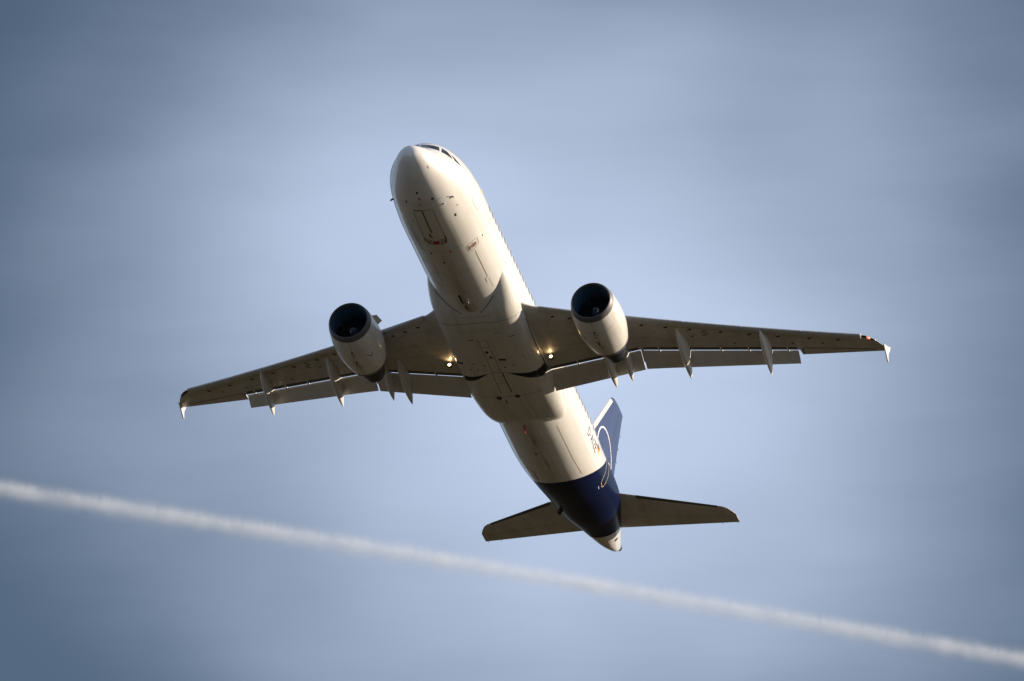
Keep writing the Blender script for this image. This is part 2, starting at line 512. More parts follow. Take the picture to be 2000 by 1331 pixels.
wing_of = {}
def build_side(s):
    port = s < 0
    ys = [1.3, 1.8, 2.0, 2.2, 2.4, 2.6, 2.8, 3.0, 3.5, 4.5, 5.5, 6.38, 6.46, 7.5, 9, 10.5, 12, 13.30, 13.32, 14.5, 15.6, 16.3, 16.5, 16.65, 16.78, 16.9, 16.97]
    rows = [wing_row(y) for y in ys]
    mb = MB().grid(mirror(rows, s), closed=True, cap0=True, cap1=True)
    w = mb.build('wing', M_wing, jet, sharp=40)
    wing_of[s] = w

    # slats, each its own piece, slightly extended ahead of the wing
    def slat(y0, y1):
        rws = []
        for k in range(5):
            y = y0 + (y1 - y0) * k / 4
            x0, z0 = xLE(y), zLE(y) - 0.02
            c = max(0.55, 0.60 - 0.012 * y) * (1.15 if y < 6 else 1.0)
            loop = []
            for q in (1, .8, .6, .4, .22, .1, .03, 0): loop.append((x0 + q * c, y, z0 + 0.20 * math.sqrt(q) + 0.02 * q))
            for q in (.03, .1, .22, .36, .44): loop.append((x0 + q * c, y, z0 - 0.20 * math.sqrt(q) * (1 - 0.55 * q)))
            for q in (.42, .38, .42, .6, .8, 1): loop.append((x0 + q * c, y, z0 - 0.03 + (q - .38) * 0.33))
            rws.append(loop)
        MB().grid(mirror(rws, s), closed=True, cap0=True, cap1=True).build('slat', M_slat, w, sharp=45)
    for a, b_ in ((2.75, 5.15), (6.35, 8.75), (8.79, 11.2), (11.24, 13.65), (13.69, 16.15)): slat(a, b_)

    # flaps
    def flap(y0, y1):
        rws = []
        for k in range(9):
            y = y0 + (y1 - y0) * k / 8
            xa, za, xb, zb = gapx(y) - 0.02, gapz(y) + 0.09, ftex(y), ftez(y)
            rws.append(section(y, xa, za, xb, zb, 0.10, 0.045, 1.0, 14))
        return MB().grid(mirror(rws, s), closed=True, cap0=True, cap1=True).build('flap', M_flap, w, sharp=40)
    flap(2.02, 6.36)
    flap(6.43, 13.22)
    sl_ = MB()
    rws = [[(x, 6.33, z), (x, 6.46, z), (x, 6.46, z + .03), (x, 6.33, z + .03)] for x, z in ((17.85, -.55), (18.62, -.80))]
    sl_.grid(mirror(rws, s), closed=True, cap0=True, cap1=True).build('flap_gap_shade', M_black, w, sharp=30)  # black sheet added above the flap gap to darken it
    # shroud hinge brackets bridging the slot
    for y in (3.4, 7.2, 9.9, 11.1, 12.8):
        br = MB()
        rws = [[(gapx(y) + dx, y + dy, gapz(y) + dz) for dy, dz in ((-.03, .04), (.03, .04), (.03, .13), (-.03, .13))] for dx in (-0.35, 0.12)]
        br.grid(mirror(rws, s), closed=True, cap0=True, cap1=True).build('flap_hinge', M_decal, w, sharp=30)
    # dark strip painted ahead of the slot for the cove's shade
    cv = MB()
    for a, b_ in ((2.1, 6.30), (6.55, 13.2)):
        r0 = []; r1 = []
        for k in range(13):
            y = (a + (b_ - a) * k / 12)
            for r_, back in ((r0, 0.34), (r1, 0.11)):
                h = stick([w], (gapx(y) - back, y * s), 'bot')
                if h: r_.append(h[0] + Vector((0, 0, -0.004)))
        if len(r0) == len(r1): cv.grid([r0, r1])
    cv.build('flap_cove_shade', M_cove, w, sharp=30)
    # aileron outline
    al = MB()
    ribbon(al, [w], [(19.98, 13.45 * s), (21.28, 16.45 * s)], 0.035)
    ribbon(al, [w], [(21.28, 16.45 * s), (21.55, 16.5 * s)], 0.03)
    ribbon(al, [w], [(19.98, 13.45 * s), (20.5, 13.4 * s)], 0.03)
    al.build('aileron_seam', M_line, w)

    # flap track fairings: nose, tail tip, depth and half-width
    for y, xa, xb, dep, hw in ((8.35, 16.50, 19.66, 0.42, 0.19), (11.95, 17.80, 20.42, 0.36, 0.165),
                               (5.72, 17.15, 19.06, 0.34, 0.15), (4.90, 16.45, 19.34, 0.44, 0.19)):
        def zw(x, y=y):
            h = stick([w], (min(x, gapx(y) - 0.15), y * s), 'bot')
            return h[0].z if h else gapz(y)
        zend = {8.35: -1.27, 11.95: -0.93, 5.72: -1.51, 4.90: -1.62}[y]
        rws = []
        nseg = 28
        z0 = zw(xa)
        xg = gapx(y)
        for k in range(nseg + 1):
            f = k / nseg
            x = xa + (xb - xa) * f
            bul = math.sin(math.pi * min(1, f ** 0.9)) if 0 < f < 1 else 0.0
            bul = max(bul, 0.0) ** 0.75
            hwk = max(0.006, hw * 1.12 * bul)
            line = z0 + (zend - z0) * f
            zb = line - dep * bul * 0.62
            if x < xg: zt = zw(x) + 0.05
            else:
                g = (x - xg) / (xb - xg)
                zt = (zw(xg - 0.15) + 0.03) * (1 - g) + (zend + 0.02) * g
            zb = min(zb, zt - 0.03)
            loop = []
            for a in range(17):
                an = math.pi * a / 16
                loop.append((x, y + hwk * math.cos(an), zt - (zt - zb) * math.sin(an) ** 0.8))
            rws.append(loop)
        ft = MB().grid(mirror(rws, s), closed=True, cap0=True, cap1=True).build('flap_track_fairing', M_flap, w, sharp=60)

    # small black access holes near the leading edge
    for y in (3.2, 3.9, 4.6, 6.9, 7.9, 8.9, 10.2, 11.4, 12.6, 13.9, 15.1):
        hl = MB(); blob(hl, [w], (xLE(y) + 0.62, y * s), 0.055, 0.10); hl.build('drain_hole', M_black, w)
    for y, dx in ((8.9, 1.2), (10.6, 1.5), (13.1, 1.1), (14.4, 1.0)):
        hl = MB(); blob(hl, [w], (xLE(y) + dx, y * s), 0.045, 0.065); hl.build('drain_hole', M_black, w)
    for k in range(12):
        y = 2.9 + k * 0.86     # oval tank panels
        if abs(y - 5.72) < .5: continue
        f = 0.40 + 0.02 * (k % 3)
        pp = MB(); blob(pp, [w], (xLE(y) + f * (gapx(y) - xLE(y)), y * s), 0.13, 0.20, lift=0.004, n=18); pp.build('access_panel', M_panel, w)
    pt = MB()
    for k, (dx, dy) in enumerate(((0.55, 0.0), (0.66, -0.08), (0.80, 0.03), (0.9, -0.05))):
        ribbon(pt, [w], [(xLE(9.4) + dx + 0.1, (9.4 + dy) * s), (xLE(9.4) + dx + 0.16, (9.62 + dy) * s)], 0.05)
    pt.build('wing_stencil', M_line, w)
    # skin seams
    sm = MB()
    for f in (0.20, 0.62):
        ribbon(sm, [w], [(xLE(y) + f * (gapx(min(y, 13.3)) - xLE(y) if y < 13.3 else 2.0), y * s) for y in (2.6, 6.4, 12.9)], 0.018, step=0.4)
    for y in (4.0, 6.42, 8.77, 11.22, 13.67):
        ribbon(sm, [w], [(xLE(y) + 0.5, y * s), (xLE(y) + 0.95, y * s)], 0.015)
    sm.build('skin_seam', M_fline, w)

    # wingtip fence with its navigation lamp
    yt = 16.93
    prof = [(21.10, 0.80), (21.40, 0.92), (21.85, 1.12), (22.16, 1.30), (22.26, 1.27), (22.10, 0.95), (21.98, 0.78), (22.02, 0.60), (22.08, 0.40), (21.98, 0.38), (21.62, 0.55), (21.2, 0.70)]
    fb = MB().prism([(x, (yt + 0.0) * s, z) for x, z in prof], (0, 0.06 * s, 0))
    fe = fb.build('wingtip_fence', M_white, w, sharp=30)
    bev = fe.modifiers.new('b', 'BEVEL'); bev.width = 0.02; bev.segments = 2
    # navigation lamp cover at the front corner
    lm = MB()
    rws = []
    for k in range(9):
        a = math.pi * k / 8
        r = 0.065 * math.sin(a) + 1e-4
        rws.append([(xLE(16.45) + 0.30 - 0.10 * math.cos(a), (16.44 - 0.05 * math.cos(a)) * s + r * math.cos(b2), zLE(16.45) + 0.0 + r * math.sin(b2)) for b2 in [2 * math.pi * j / 12 for j in range(12)]])
    lm.grid(rws, closed=True)
    lm.build('navigation_lamp', M_redlamp if port else M_dark, w)
    ft_ = MB()
    ribbon(ft_, [w], [(xLE(16.15) + 0.22, 16.2 * s), (xLE(16.4) + 0.42, 16.5 * s), (20.62, 16.74 * s)], 0.10, step=0.06)
    ft_.build('lamp_housing', M_dark, w)

    # ---------------- engine
    ex, ey, ez = 11.42, 5.74 * s, -1.97
    def ep(px, pr): return (px, pr)
    outer = [(0.0, 0.90), (0.012, 0.92), (0.05, 0.945), (0.12, 0.97), (0.20, 0.99), (0.29, 1.01)]
    cowl = [(0.29, 1.01), (0.5, 1.045), (0.75, 1.08), (1.05, 1.11), (1.4, 1.13), (1.8, 1.13), (2.2, 1.11), (2.5, 1.07), (2.85, 1.01), (3.1, 0.955), (3.33, 0.90), (3.36, 0.885), (3.32, 0.86), (3.0, 0.84)]
    lipin = [(0.0, 0.90), (0.015, 0.885), (0.06, 0.868), (0.13, 0.86)]
    duct = [(0.13, 0.86), (0.4, 0.855), (0.8, 0.865), (1.15, 0.88), (1.15, 0.05)]
    TILT = -0.05
    en = MB(); revolve(en, cowl, (ex, ey, ez), 80, TILT)
    e = en.build('engine', M_nac, jet, sharp=50)
    lp = MB(); revolve(lp, list(reversed(lipin)) + outer[1:], (ex, ey, ez), 80, TILT); lp.build('intake_lip', M_lip, e, sharp=60)
    du = MB(); revolve(du, duct[:-1], (ex, ey, ez), 64, TILT); du.build('intake_duct', M_duct, e, sharp=60)
    # fan of 36 twisted blades with hub
    fn = MB()
    for k in range(36):
        a0 = 2 * math.pi * k / 36
        rws = []
        for j in range(6):
            r = 0.24 + (0.87 - 0.24) * j / 5
            tw = 0.10 + 0.13 * j / 5
            da = 0.17 * (0.24 / r) ** 0.6
            rws.append([(ex + 1.10 + tw * 0.5, ey + r * math.sin(a0 - da * .5), ez + r * math.cos(a0 - da * .5)),
                        (ex + 1.10 - tw * 0.5, ey + r * math.sin(a0 + da * .5), ez + r * math.cos(a0 + da * .5))])
        fn.grid(rws)
    revolve(fn, [(1.32, 0.88), (1.32, 0.01)], (ex, ey, ez), 32)
    fn.build('fan', M_fan, e, sharp=30, weld=False)
    sp = MB(); revolve(sp, [(0.74, 0.004), (0.77, 0.05), (0.86, 0.13), (0.98, 0.21), (1.1, 0.26)], (ex, ey, ez), 32)
    spn = sp.build('spinner', M_fan, e, sharp=60)
    sw = MB(); rws = []
    for k in range(15):
        a = R(-60 + k * 14) * s; xx = 0.785 + 0.0055 * k
        r = 0.055 + (xx - 0.77) * 0.90
        rws.append([(ex + xx - 0.012, ey + (r - 0.008) * math.sin(a), ez + (r - 0.008) * math.cos(a)), (ex + xx + 0.010, ey + (r + 0.022) * math.sin(a), ez + (r + 0.022) * math.cos(a))])
    sw.grid(rws).build('spinner_spiral', M_flap, spn, recalc=False)
    # core nozzle and plug
    cr = MB(); revolve(cr, [(2.7, 0.76), (3.2, 0.74), (3.6, 0.69), (4.0, 0.61), (4.35, 0.53), (4.6, 0.47), (4.6, 0.43), (4.2, 0.44)], (ex, ey, ez + 0.0), 48)
    cr.build('core_nozzle', M_dark, e, sharp=40)
    pg = MB(); revolve(pg, [(4.0, 0.36), (4.5, 0.30), (4.85, 0.16), (5.05, 0.02)], (ex, ey, ez), 32)
    pg.build('exhaust_plug', M_dark, e)
    bk = MB(); revolve(bk, [(3.0, 0.845), (3.0, 0.6)], (ex, ey, ez), 48); bk.build('fan_exit_vane', M_fan, e)
    # nacelle trim ring at the fan exit
    rg = MB(); revolve(rg, [(3.14, 0.951), (3.33, 0.906), (3.365, 0.888)], (ex, ey, ez), 80, TILT); rg.build('nozzle_trim', M_lip, e)
    # pylon
    py = MB(); rws = []
    for x, zt, zb, hw in ((12.9, -0.93, -1.05, .02), (13.3, -0.72, -1.05, .13), (13.9, -0.52, -1.2, .19), (14.6, -0.40, -1.35, .21), (15.3, -0.45, -1.50, .21), (16.0, -0.50, -1.42, .20), (16.8, -0.62, -1.22, .16), (17.4, -0.75, -1.02, .10), (17.7, -0.8, -0.92, .03)):
        rws.append([(x, ey - hw, zt), (x, ey + hw, zt), (x, ey + hw, (zt + zb) / 2), (x, ey + hw * .8, zb), (x, ey - hw * .8, zb), (x, ey - hw, (zt + zb) / 2)])
    py.grid(rws, closed=True, cap0=True, cap1=True).build('pylon', M_nac, e, sharp=30)
    # strake on the inboard side
    st = MB()
    an = R(52)
    def on(x, r, aa): return (ex + x, ey - s * r * math.sin(aa), ez + r * math.cos(aa))
    st.prism([on(0.75, 1.05, an), on(0.95, 1.30, an), (on(1.55, 1.40, an)), on(1.62, 1.08, an)], (0, 0.012, 0.012))
    st.build('strake', M_nac, e, sharp=30)
    # drains, latches and vent marks along the nacelle bottom
    for dx, dy, rx, ry in ((1.05, 0.02, .09, .045), (1.95, 0.03, .16, .035)):
        dm = MB(); blob(dm, [e], (ex + dx, ey + dy), rx, ry, n=10); dm.build('cowl_vent', M_black, e)
    for pts_ in ([(1.25, -.12), (1.25, .12)], [(1.42, -.03), (1.42, .13)], [(1.8, -.05), (1.8, .16)], [(2.2, -.16), (2.2, .14)], [(2.36, -.12), (2.36, .02)], [(1.5, .55), (1.75, .72)], [(1.7, .7), (1.55, .8)]):
        dm = MB(); ribbon(dm, [e], [(ex + a, ey + b3 * -s if abs(b3) > .5 else ey + b3) for a, b3 in pts_], 0.035); dm.build('cowl_latch', M_line, e)
    dl = MB()
    ribbon(dl, [e], [(ex + 0.36, ey), (ex + 3.45, ey)], 0.016)
    ribbon(dl, [e], [(ex + 1.1, ey - .9), (ex + 1.1, ey - .4), (ex + 1.1, ey + .4), (ex + 1.1, ey + .9)], 0.014)
    dl.build('cowl_seam', M_fline, e)

    # ---------------- tailplane
    rows = []
    for y in (0.3, 1.2, 2.1, 3.5, 5.0, 5.75, 5.95, 6.1, 6.2, 6.24):
        x0 = 31.53 + 0.567 * y
        if y > 5.8: x0 += 0.55 * ((y - 5.8) / 0.44) ** 1.8
        x1 = 35.10 + 0.205 * y
        z = 1.0 + (y - 1) * 0.096
        rows.append(section(y, x0, z, x1, z + 0.02, 0.055, 0.055, 1.0, 18))
    hs = MB().grid(mirror(rows, s), closed=True, cap0=True, cap1=True).build('tailplane', M_wing, jet, sharp=40)
    le = MB(); rws = []
    for k in range(13):
        y = 2.1 + (5.55 - 2.1) * k / 12
        x0 = 31.53 + 0.567 * y; c = 35.10 + 0.205 * y - x0; z = 1.0 + (y - 1) * 0.096
        loop = []
        for q in (.05, .03, .015, .005, .001): loop.append((x0 + q * c - 0.006, y, z + 0.055 * c * thick(q) + 0.006))
        loop.append((x0 - 0.008, y, z))
        for q in (.001, .005, .015, .03, .05, .065): loop.append((x0 + q * c - 0.006, y, z - 0.055 * c * thick(q) - 0.006))
        rws.append(loop)
    le.grid(mirror(rws, s)).build('leading_edge', M_grey, hs)
    el = MB()
    ribbon(el, [hs], [(34.25, 1.1 * s), (35.75, 5.9 * s)], 0.022)
    ribbon(el, [hs], [(35.72, 5.9 * s), (36.28, 5.92 * s)], 0.02)
    el.build('elevator_seam', M_fline, hs)
    # static wicks
    for y in (5.4, 6.1):
        x1 = 35.10 + 0.205 * y; z = 1.02 + (y - 1) * 0.096
        MB().prism([(x1, y * s, z), (x1 + .14, (y + .03) * s, z), (x1 + .14, (y + .04) * s, z), (x1, (y + .025) * s, z)], (0, 0, .01)).build('static_wick', M_dark, hs)

    # ---------------- landing lamp, lowered under the wing root
    h = stick([w], (16.72, 2.42 * s), 'bot')
    zt = h[0].z if h else -1.3
    ll = MB()
    revolve(ll, [(-0.028, 0.076), (0.0, 0.100), (0.03, 0.105), (0.10, 0.11), (0.18, 0.04)], (16.70, 2.42 * s, zt - 0.16), 20)
    lo_ = ll.build('landing_lamp', M_lip, w)
    lf = MB(); revolve(lf, [(-0.045, 0.001), (-0.042, 0.045), (-0.03, 0.075)], (16.70, 2.42 * s, zt - 0.16), 20)
    # the lamp's lens
    lens = lf.build('lamp_lens', M_lamp, w)
    ar = MB().prism([(16.78, 2.36 * s, zt + .02), (16.92, 2.36 * s, zt + .02), (16.86, 2.36 * s, zt - .16), (16.74, 2.36 * s, zt - .16)], (0, 0.12 * s, 0)).build('lamp_arm', M_dark, w)
    pd = bpy.data.lights.new('landing_light', 'SPOT'); pd.energy = 3.2; pd.color = (1, .62, .25); pd.spot_size = R(150); pd.spot_blend = 1; pd.shadow_soft_size = 0.05
    po = bpy.data.objects.new('landing_light', pd); C.objects.link(po); po.parent = w
    po.location = (16.60, 2.42 * s, zt - 0.15)
    po.rotation_euler = Vector((1, -0.0, -0.35)).to_track_quat('Z', 'Y').to_euler()
for s in (-1, 1): build_side(s)

# ------------------------------------------------------------------ fin
rows = []
for z, x0, x1 in ((1.2, 28.9, 35.35), (2.2, 29.72, 35.50), (4.0, 31.21, 35.78), (6.0, 32.86, 36.09), (7.6, 34.18, 36.34), (7.85, 34.42, 36.40), (8.0, 34.75, 36.45), (8.05, 35.1, 36.46)):
    c = x1 - x0
    loop = []
    n = 20
    ss = [1 - math.cos(math.pi * .5 * k / n) for k in range(n + 1)]
    up = [(x0 + q * c, 0.055 * c * thick(q), z) for q in ss]
    lo = [(x0 + q * c, -0.055 * c * thick(q), z) for q in ss]
    rows.append(list(reversed(up)) + lo[1:])
fin = MB().grid(rows, closed=True, cap0=True, cap1=True).build('tail_fin', M_blue, jet, sharp=40)
xF = lambda z: 29.72 + (z - 2.2) * 0.8259
le = MB(); rws = []
for k in range(12):
    z = 2.15 + (7.65 - 2.15) * k / 11
    x0 = xF(z); c = 35.5 + (z - 2.2) * 0.1556 - x0
    loop = []
    d = 0.30
    for q in (1, .6, .3, .12, .03): loop.append((x0 + q * d - .004, 0.055 * c * thick(q * d / c) + .006, z))
    loop.append((x0 - .01, 0, z))
    for q in (.03, .12, .3, .6, 1): loop.append((x0 + q * d - .004, -0.055 * c * thick(q * d / c) - .006, z))
    rws.append(loop)
le.grid(rws).build('leading_edge', M_edge, fin)
rd = MB()
ribbon(rd, [fin], [(33.95, 2.2), (35.72, 7.8)], 0.03, 'port')
rd.build('rudder_seam', M_line, fin)
for z in (5.2, 6.0, 6.8):
    x1 = 35.5 + (z - 2.2) * 0.1556
    MB().prism([(x1, 0, z), (x1 + .2, 0, z + .02), (x1 + .2, 0, z + .04), (x1, 0, z + .03)], (0, 0.012, 0)).build('static_wick', M_dark, fin)

# ------------------------------------------------------------------ tail emblem: ring with a bird
def loop_ribbon(name, objs, pts, w, mat, parent, mode='bot', step=0.12, lift=0.006):
    m = MB(); ribbon(m, objs, pts, w, mode, lift, step)
    if m.v: return m.build(name, mat, parent)
for md, nm in (('port', 'ring_emblem'), ('star', 'ring_emblem')):
    c0, c1, r0 = 33.75, 4.12, 1.38
    loop_ribbon(nm, [fin], [(c0 + r0 * math.cos(2 * math.pi * k / 60), c1 + r0 * math.sin(2 * math.pi * k / 60)) for k in range(61)], 0.085, M_decal, fin, md, 0.2)
    m = MB()
    for a, b_, ww in (((32.75, 3.55), (34.75, 4.25), .10), ((33.1, 3.65), (33.0, 3.0), .16), ((33.5, 3.8), (33.9, 3.2), .16), ((32.75, 3.55), (32.6, 3.9), .07), ((34.3, 4.1), (34.9, 3.75), .06)):
        ribbon(m, [fin], [a, b_], ww, md, step=0.1)
    m.build('bird_emblem', M_decal, fin)

# ------------------------------------------------------------------ fuselage details
F = [fus]
FB = [fus, belly]
def mark(name, pts, w, mat, parent=None, objs=None, mode='bot', lift=0.006, step=0.1):
    return loop_ribbon(name, objs or FB, pts, w, mat, parent or fus, mode, step, lift)
def dot(name, c, rx, ry, mat, parent=None, objs=None, mode='bot', lift=0.006):
    m = MB(); blob(m, objs or FB, c, rx, ry, mode, lift)
    if m.v: return m.build(name, mat, parent or fus)
def quad(name, q, mat, parent=None, objs=None, mode='bot', lift=0.006, n=6):
    m = MB(); patch(m, objs or FB, q, n, n, mode, lift)
    if m.v: return m.build(name, mat, parent or fus)
M_pgold = plain('pale_gold_paint', (0.62, 0.52, 0.34), 0.5)
M_navy = plain('navy_lettering', (0.03, 0.04, 0.10), 0.5)
M_letter = plain('black_lettering', (0.012, 0.012, 0.014), 0.6)
M_pale = plain('pale_lettering', (0.34, 0.24, 0.22), 0.6)

M_mast = plain('red_mast', (0.30, 0.05, 0.03), 0.4, coat=0.4)
# nose gear doors
mark('nose_gear_door', [(3.38, -.03), (3.38, -.42), (3.56, -.46), (5.45, -.46), (5.82, -.44), (6.0, -.27), (6.03, 0), (6.0, .27), (5.85, .47), (5.5, .50), (3.5, .46), (3.38, .43), (3.38, .03)], 0.026, M_brown, objs=F)
mark('door_gap', [(3.37, .43), (3.37, .03), (5.04, .03)], 0.05, M_letter, objs=F)
mark('door_gap', [(5.14, .17), (5.40, .16), (5.47, .08)], 0.07, M_letter, objs=F)
mark('door_gap', [(5.45, -.47), (5.82, -.45), (5.95, -.36)], 0.06, M_letter, objs=F)
mark('door_gap', [(5.50, .52), (5.82, .50)], 0.05, M_letter, objs=F)
quad('red_panel', [(5.74, .17), (5.74, -.13), (5.98, -.09), (5.98, .20)], M_red, objs=F)
# stroke lettering: every letter on a 0..1 x 0..1 cell
STROKES = {'D': [[(0, 0), (0, 1), (.7, 1), (1, .75), (1, .25), (.7, 0), (0, 0)]], '-': [[(.1, .5), (.9, .5)]],
           'A': [[(0, 0), (.5, 1), (1, 0)], [(.2, .35), (.8, .35)]], 'I': [[(.5, 0), (.5, 1)]],
           'Z': [[(0, 1), (1, 1), (0, 0), (1, 0)]], 'E': [[(1, 1), (0, 1), (0, 0), (1, 0)], [(0, .5), (.8, .5)]]}
def letters(name, text, org, du, dv, wx, gap, w, mat, objs, mode, parent):
    """org: lower left in the decal plane; du / dv: unit steps along and up the text"""
    k = 0
    for ch in text:
        m = MB()
        cw = 0.35 if ch == 'I' else (0.6 if ch == '-' else 1.0)
        for st_ in STROKES[ch]:
            pp = [(org[0] + du[0] * (k + u * wx * cw) + dv[0] * v, org[1] + du[1] * (k + u * wx * cw) + dv[1] * v) for u, v in st_]
            ribbon(m, objs, pp, w, mode, 0.006, 0.05)
        m.build(name, mat, parent)
        k += wx * cw + gap
# two last letters of the registration on either gear door, reading along the fuselage
letters('door_letter', 'ZE', (5.97, -.17), (0, -1), (-.30, 0), 0.13, 0.05, 0.035, M_letter, F, 'bot', fus)
letters('door_letter', 'ZE', (5.62, .46), (0, -1), (.0, 0), 0.13, 0.05, 0.0, M_letter, F, 'bot', fus) if False else None
letters('door_letter', 'ZE', (5.62, .21), (0, 1), (.28, 0), 0.11, 0.04, 0.035, M_letter, F, 'bot', fus)

# probes, vents and drains around the nose
for c, rx, ry, mt in (((2.87, .65), .09, .035, M_letter), ((2.28, -.01), .07, .05, M_letter), ((2.62, -.03), .06, .05, M_red),
                      ((2.99, .03), .05, .03, M_brown), ((2.81, -.59), .055, .055, M_letter), ((4.49, -1.2), .10, .035, M_letter), ((4.07, -1.38), .04, .03, M_brown),
                      ((4.21, .68), .05, .035, M_brown), ((7.12, -1.71), .05, .02, M_letter), ((6.79, .53), .07, .05, M_letter), ((6.74, -.39), .07, .05, M_red),
                      ((7.53, .12), .07, .05, M_letter), ((23.92, .16), .12, .08, M_fline)):
    dot('probe_port', c, rx, ry, mt, objs=F)
def stub(name, c, mat, L_=0.16, h=0.14, wy=0.02, mode='bot', rake=0.10, parent=None, objs=None):
    hh = stick(objs or F, c, mode)
    if not hh: return
    p, n = hh[0], hh[1]
    fwd = Vector((1, 0, 0)); fwd = (fwd - n * fwd.dot(n)).normalized(); sd = fwd.cross(n) * wy
    a = [p - fwd * L_ / 2 - n * .02, p + fwd * L_ / 2 - n * .02, p + fwd * (L_ / 2 + rake * .6) + n * h, p - fwd * (L_ / 2 - rake) + n * h]
    return MB().prism([q - sd / 2 for q in a], sd).build(name, mat, parent or fus, sharp=30)
stub('pitot_probe', (3.42, -1.11), M_dark, .08, .08, .03, mode='port', rake=.02)
mark('pitot_plate', [(3.17, -1.28), (3.30, -1.19), (3.44, -1.11)], .035, M_letter, objs=F, mode='port')
stub('pitot_probe', (3.94, -0.61), M_dark, .12, .14, .03, mode='star')
stub('ice_probe', (3.40, -.97), M_decal, .08, .05, .05, rake=.02)
mark('nose_static_mark', [(1.29, -.69), (1.43, -.74)], .03, M_letter, objs=F)
stub('blade_antenna', (10.7, -.15), M_decal, .22, .14, .025, rake=.10)
stub('drain_mast', (21.5, .08), M_mast, .30, .26, .03, rake=.22)
# outflow valve in its outlined panel and the seams behind it
dot('outflow_valve', (7.09, -1.34), .14, .12, M_brown, objs=F)
mark('valve_outline', [(6.84, -1.14), (6.95, -1.06), (7.26, -1.08), (7.36, -1.2), (7.30, -1.5), (6.9, -1.55), (6.82, -1.45), (6.84, -1.14)], .02, M_brown, objs=F)
quad('stencil_patch', [(6.95, -1.12), (7.22, -1.12), (7.22, -1.20), (6.95, -1.20)], M_brown, objs=F)
mark('skin_seam', [(7.5, -1.3), (9.65, -1.3), (9.73, -1.2), (10.03, -1.19)], .025, M_brown, objs=F)
mark('skin_seam', [(9.8, -1.32), (10.6, -1.33)], .015, M_fline, objs=F)
mark('skin_seam', [(22.3, -1.21), (26.8, -1.22)], .018, M_brown, objs=F)
mark('cargo_door_outline', [(7.70, 1.25), (7.72, .83), (7.82, .69), (9.5, .68), (9.6, .85), (9.6, 1.25)], .022, M_fline, objs=F)
mark('cargo_door_outline', [(25.65, 1.2), (25.68, .85), (25.8, .80), (26.7, .82)], .045, M_line, objs=F)
for yy in (-.95, .95): mark('skin_seam', [(4.6, yy), (6.7, yy)], .012, M_fline, objs=F)
for yy in (-.42, .42): mark('skin_seam', [(22.6, yy), (26.2, yy)], .012, M_fline, objs=F)
for x in (6.6, 10.0, 24.9, 3.0, 8.5, 23.2): mark('skin_seam', [(x, -1.0), (x, -.5), (x, 0), (x, .5), (x, 1.0)], .012, M_fline, objs=F)
for x0 in (22.7, 23.2, 23.7, 24.2): mark('reflection_dash', [(x0, 1.17), (x0 + .28, 1.17)], .03, M_decal, objs=F)  # white dashes painted on for a row of light reflections
# keel grime and drips
M_grime = plain('oily_grime', (0.055, 0.043, 0.030), 0.6)
M_rust = plain('red_drip', (0.22, 0.035, 0.02), 0.6)
mark('oil_streak', [(10.25, .18), (10.97, .17)], .11, M_grime, objs=FB)
mark('drip_streak', [(11.12, .13), (11.5, .10)], .07, M_rust, objs=FB)
mark('drip_streak', [(18.75, .20), (19.13, .26)], .06, M_rust, objs=FB)

# belly fairing details
B_ = [belly]
def bm_(name, pts, w, mat): return mark(name, pts, w, mat, parent=belly, objs=B_)
bm_('fairing_edge', [(11.78, .42), (11.45, .85), (11.1, 1.2), (10.7, 1.52)], .03, M_letter)
bm_('fairing_edge', [(11.78, -.42), (11.45, -.85), (11.1, -1.2)], .03, M_letter)
bm_('panel_seam', [(12.63, 1.8), (12.50, 1.3), (12.42, .5), (12.40, 0), (12.42, -.5), (12.50, -1.2), (12.58, -1.6), (12.73, -1.95)], .022, M_line)
bm_('access_slot', [(13.62, .65), (13.63, .37)], .045, M_letter)
bm_('access_slot', [(13.73, -1.26), (13.79, -1.52)], .045, M_letter)
for y in (-.72, -.83, -.93): dot('rivet_mark', (13.24, y), .03, .025, M_line, belly, B_)
for y in (.20, -.20): bm_('keel_seam', [(13.7, y), (16.35, y)], .018, M_line)
for x in (13.75, 14.3, 15.2): bm_('keel_seam', [(x, -.2), (x, .2)], .016, M_line)
bm_('keel_seam', [(13.0, -1.2), (13.0, 1.2)], .012, M_fline)
bm_('keel_seam', [(13.75, -1.5), (13.75, -.3)], .012, M_fline)
dot('drain_port', (14.68, .03), .10, .08, M_letter, belly, B_)
dot('drain_port', (15.09, -.05), .07, .06, M_letter, belly, B_)
quad('air_outlet', [(15.28, -.36), (15.35, -.69), (15.49, -.67), (15.42, -.36)], M_letter, belly, B_)
quad('air_outlet', [(15.60, 1.45), (15.74, 1.78), (15.88, 1.80), (15.76, 1.45)], M_letter, belly, B_)
for c in ((15.75, .42), (16.08, .83), (15.9, -.9), (16.0, -.5), (15.6, .9), (16.1, 1.2)): dot('drain_port', c, .05, .045, M_line, belly, B_)
bm_('air_outlet', [(15.3, -1.45), (15.9, -1.55)], .03, M_fline)
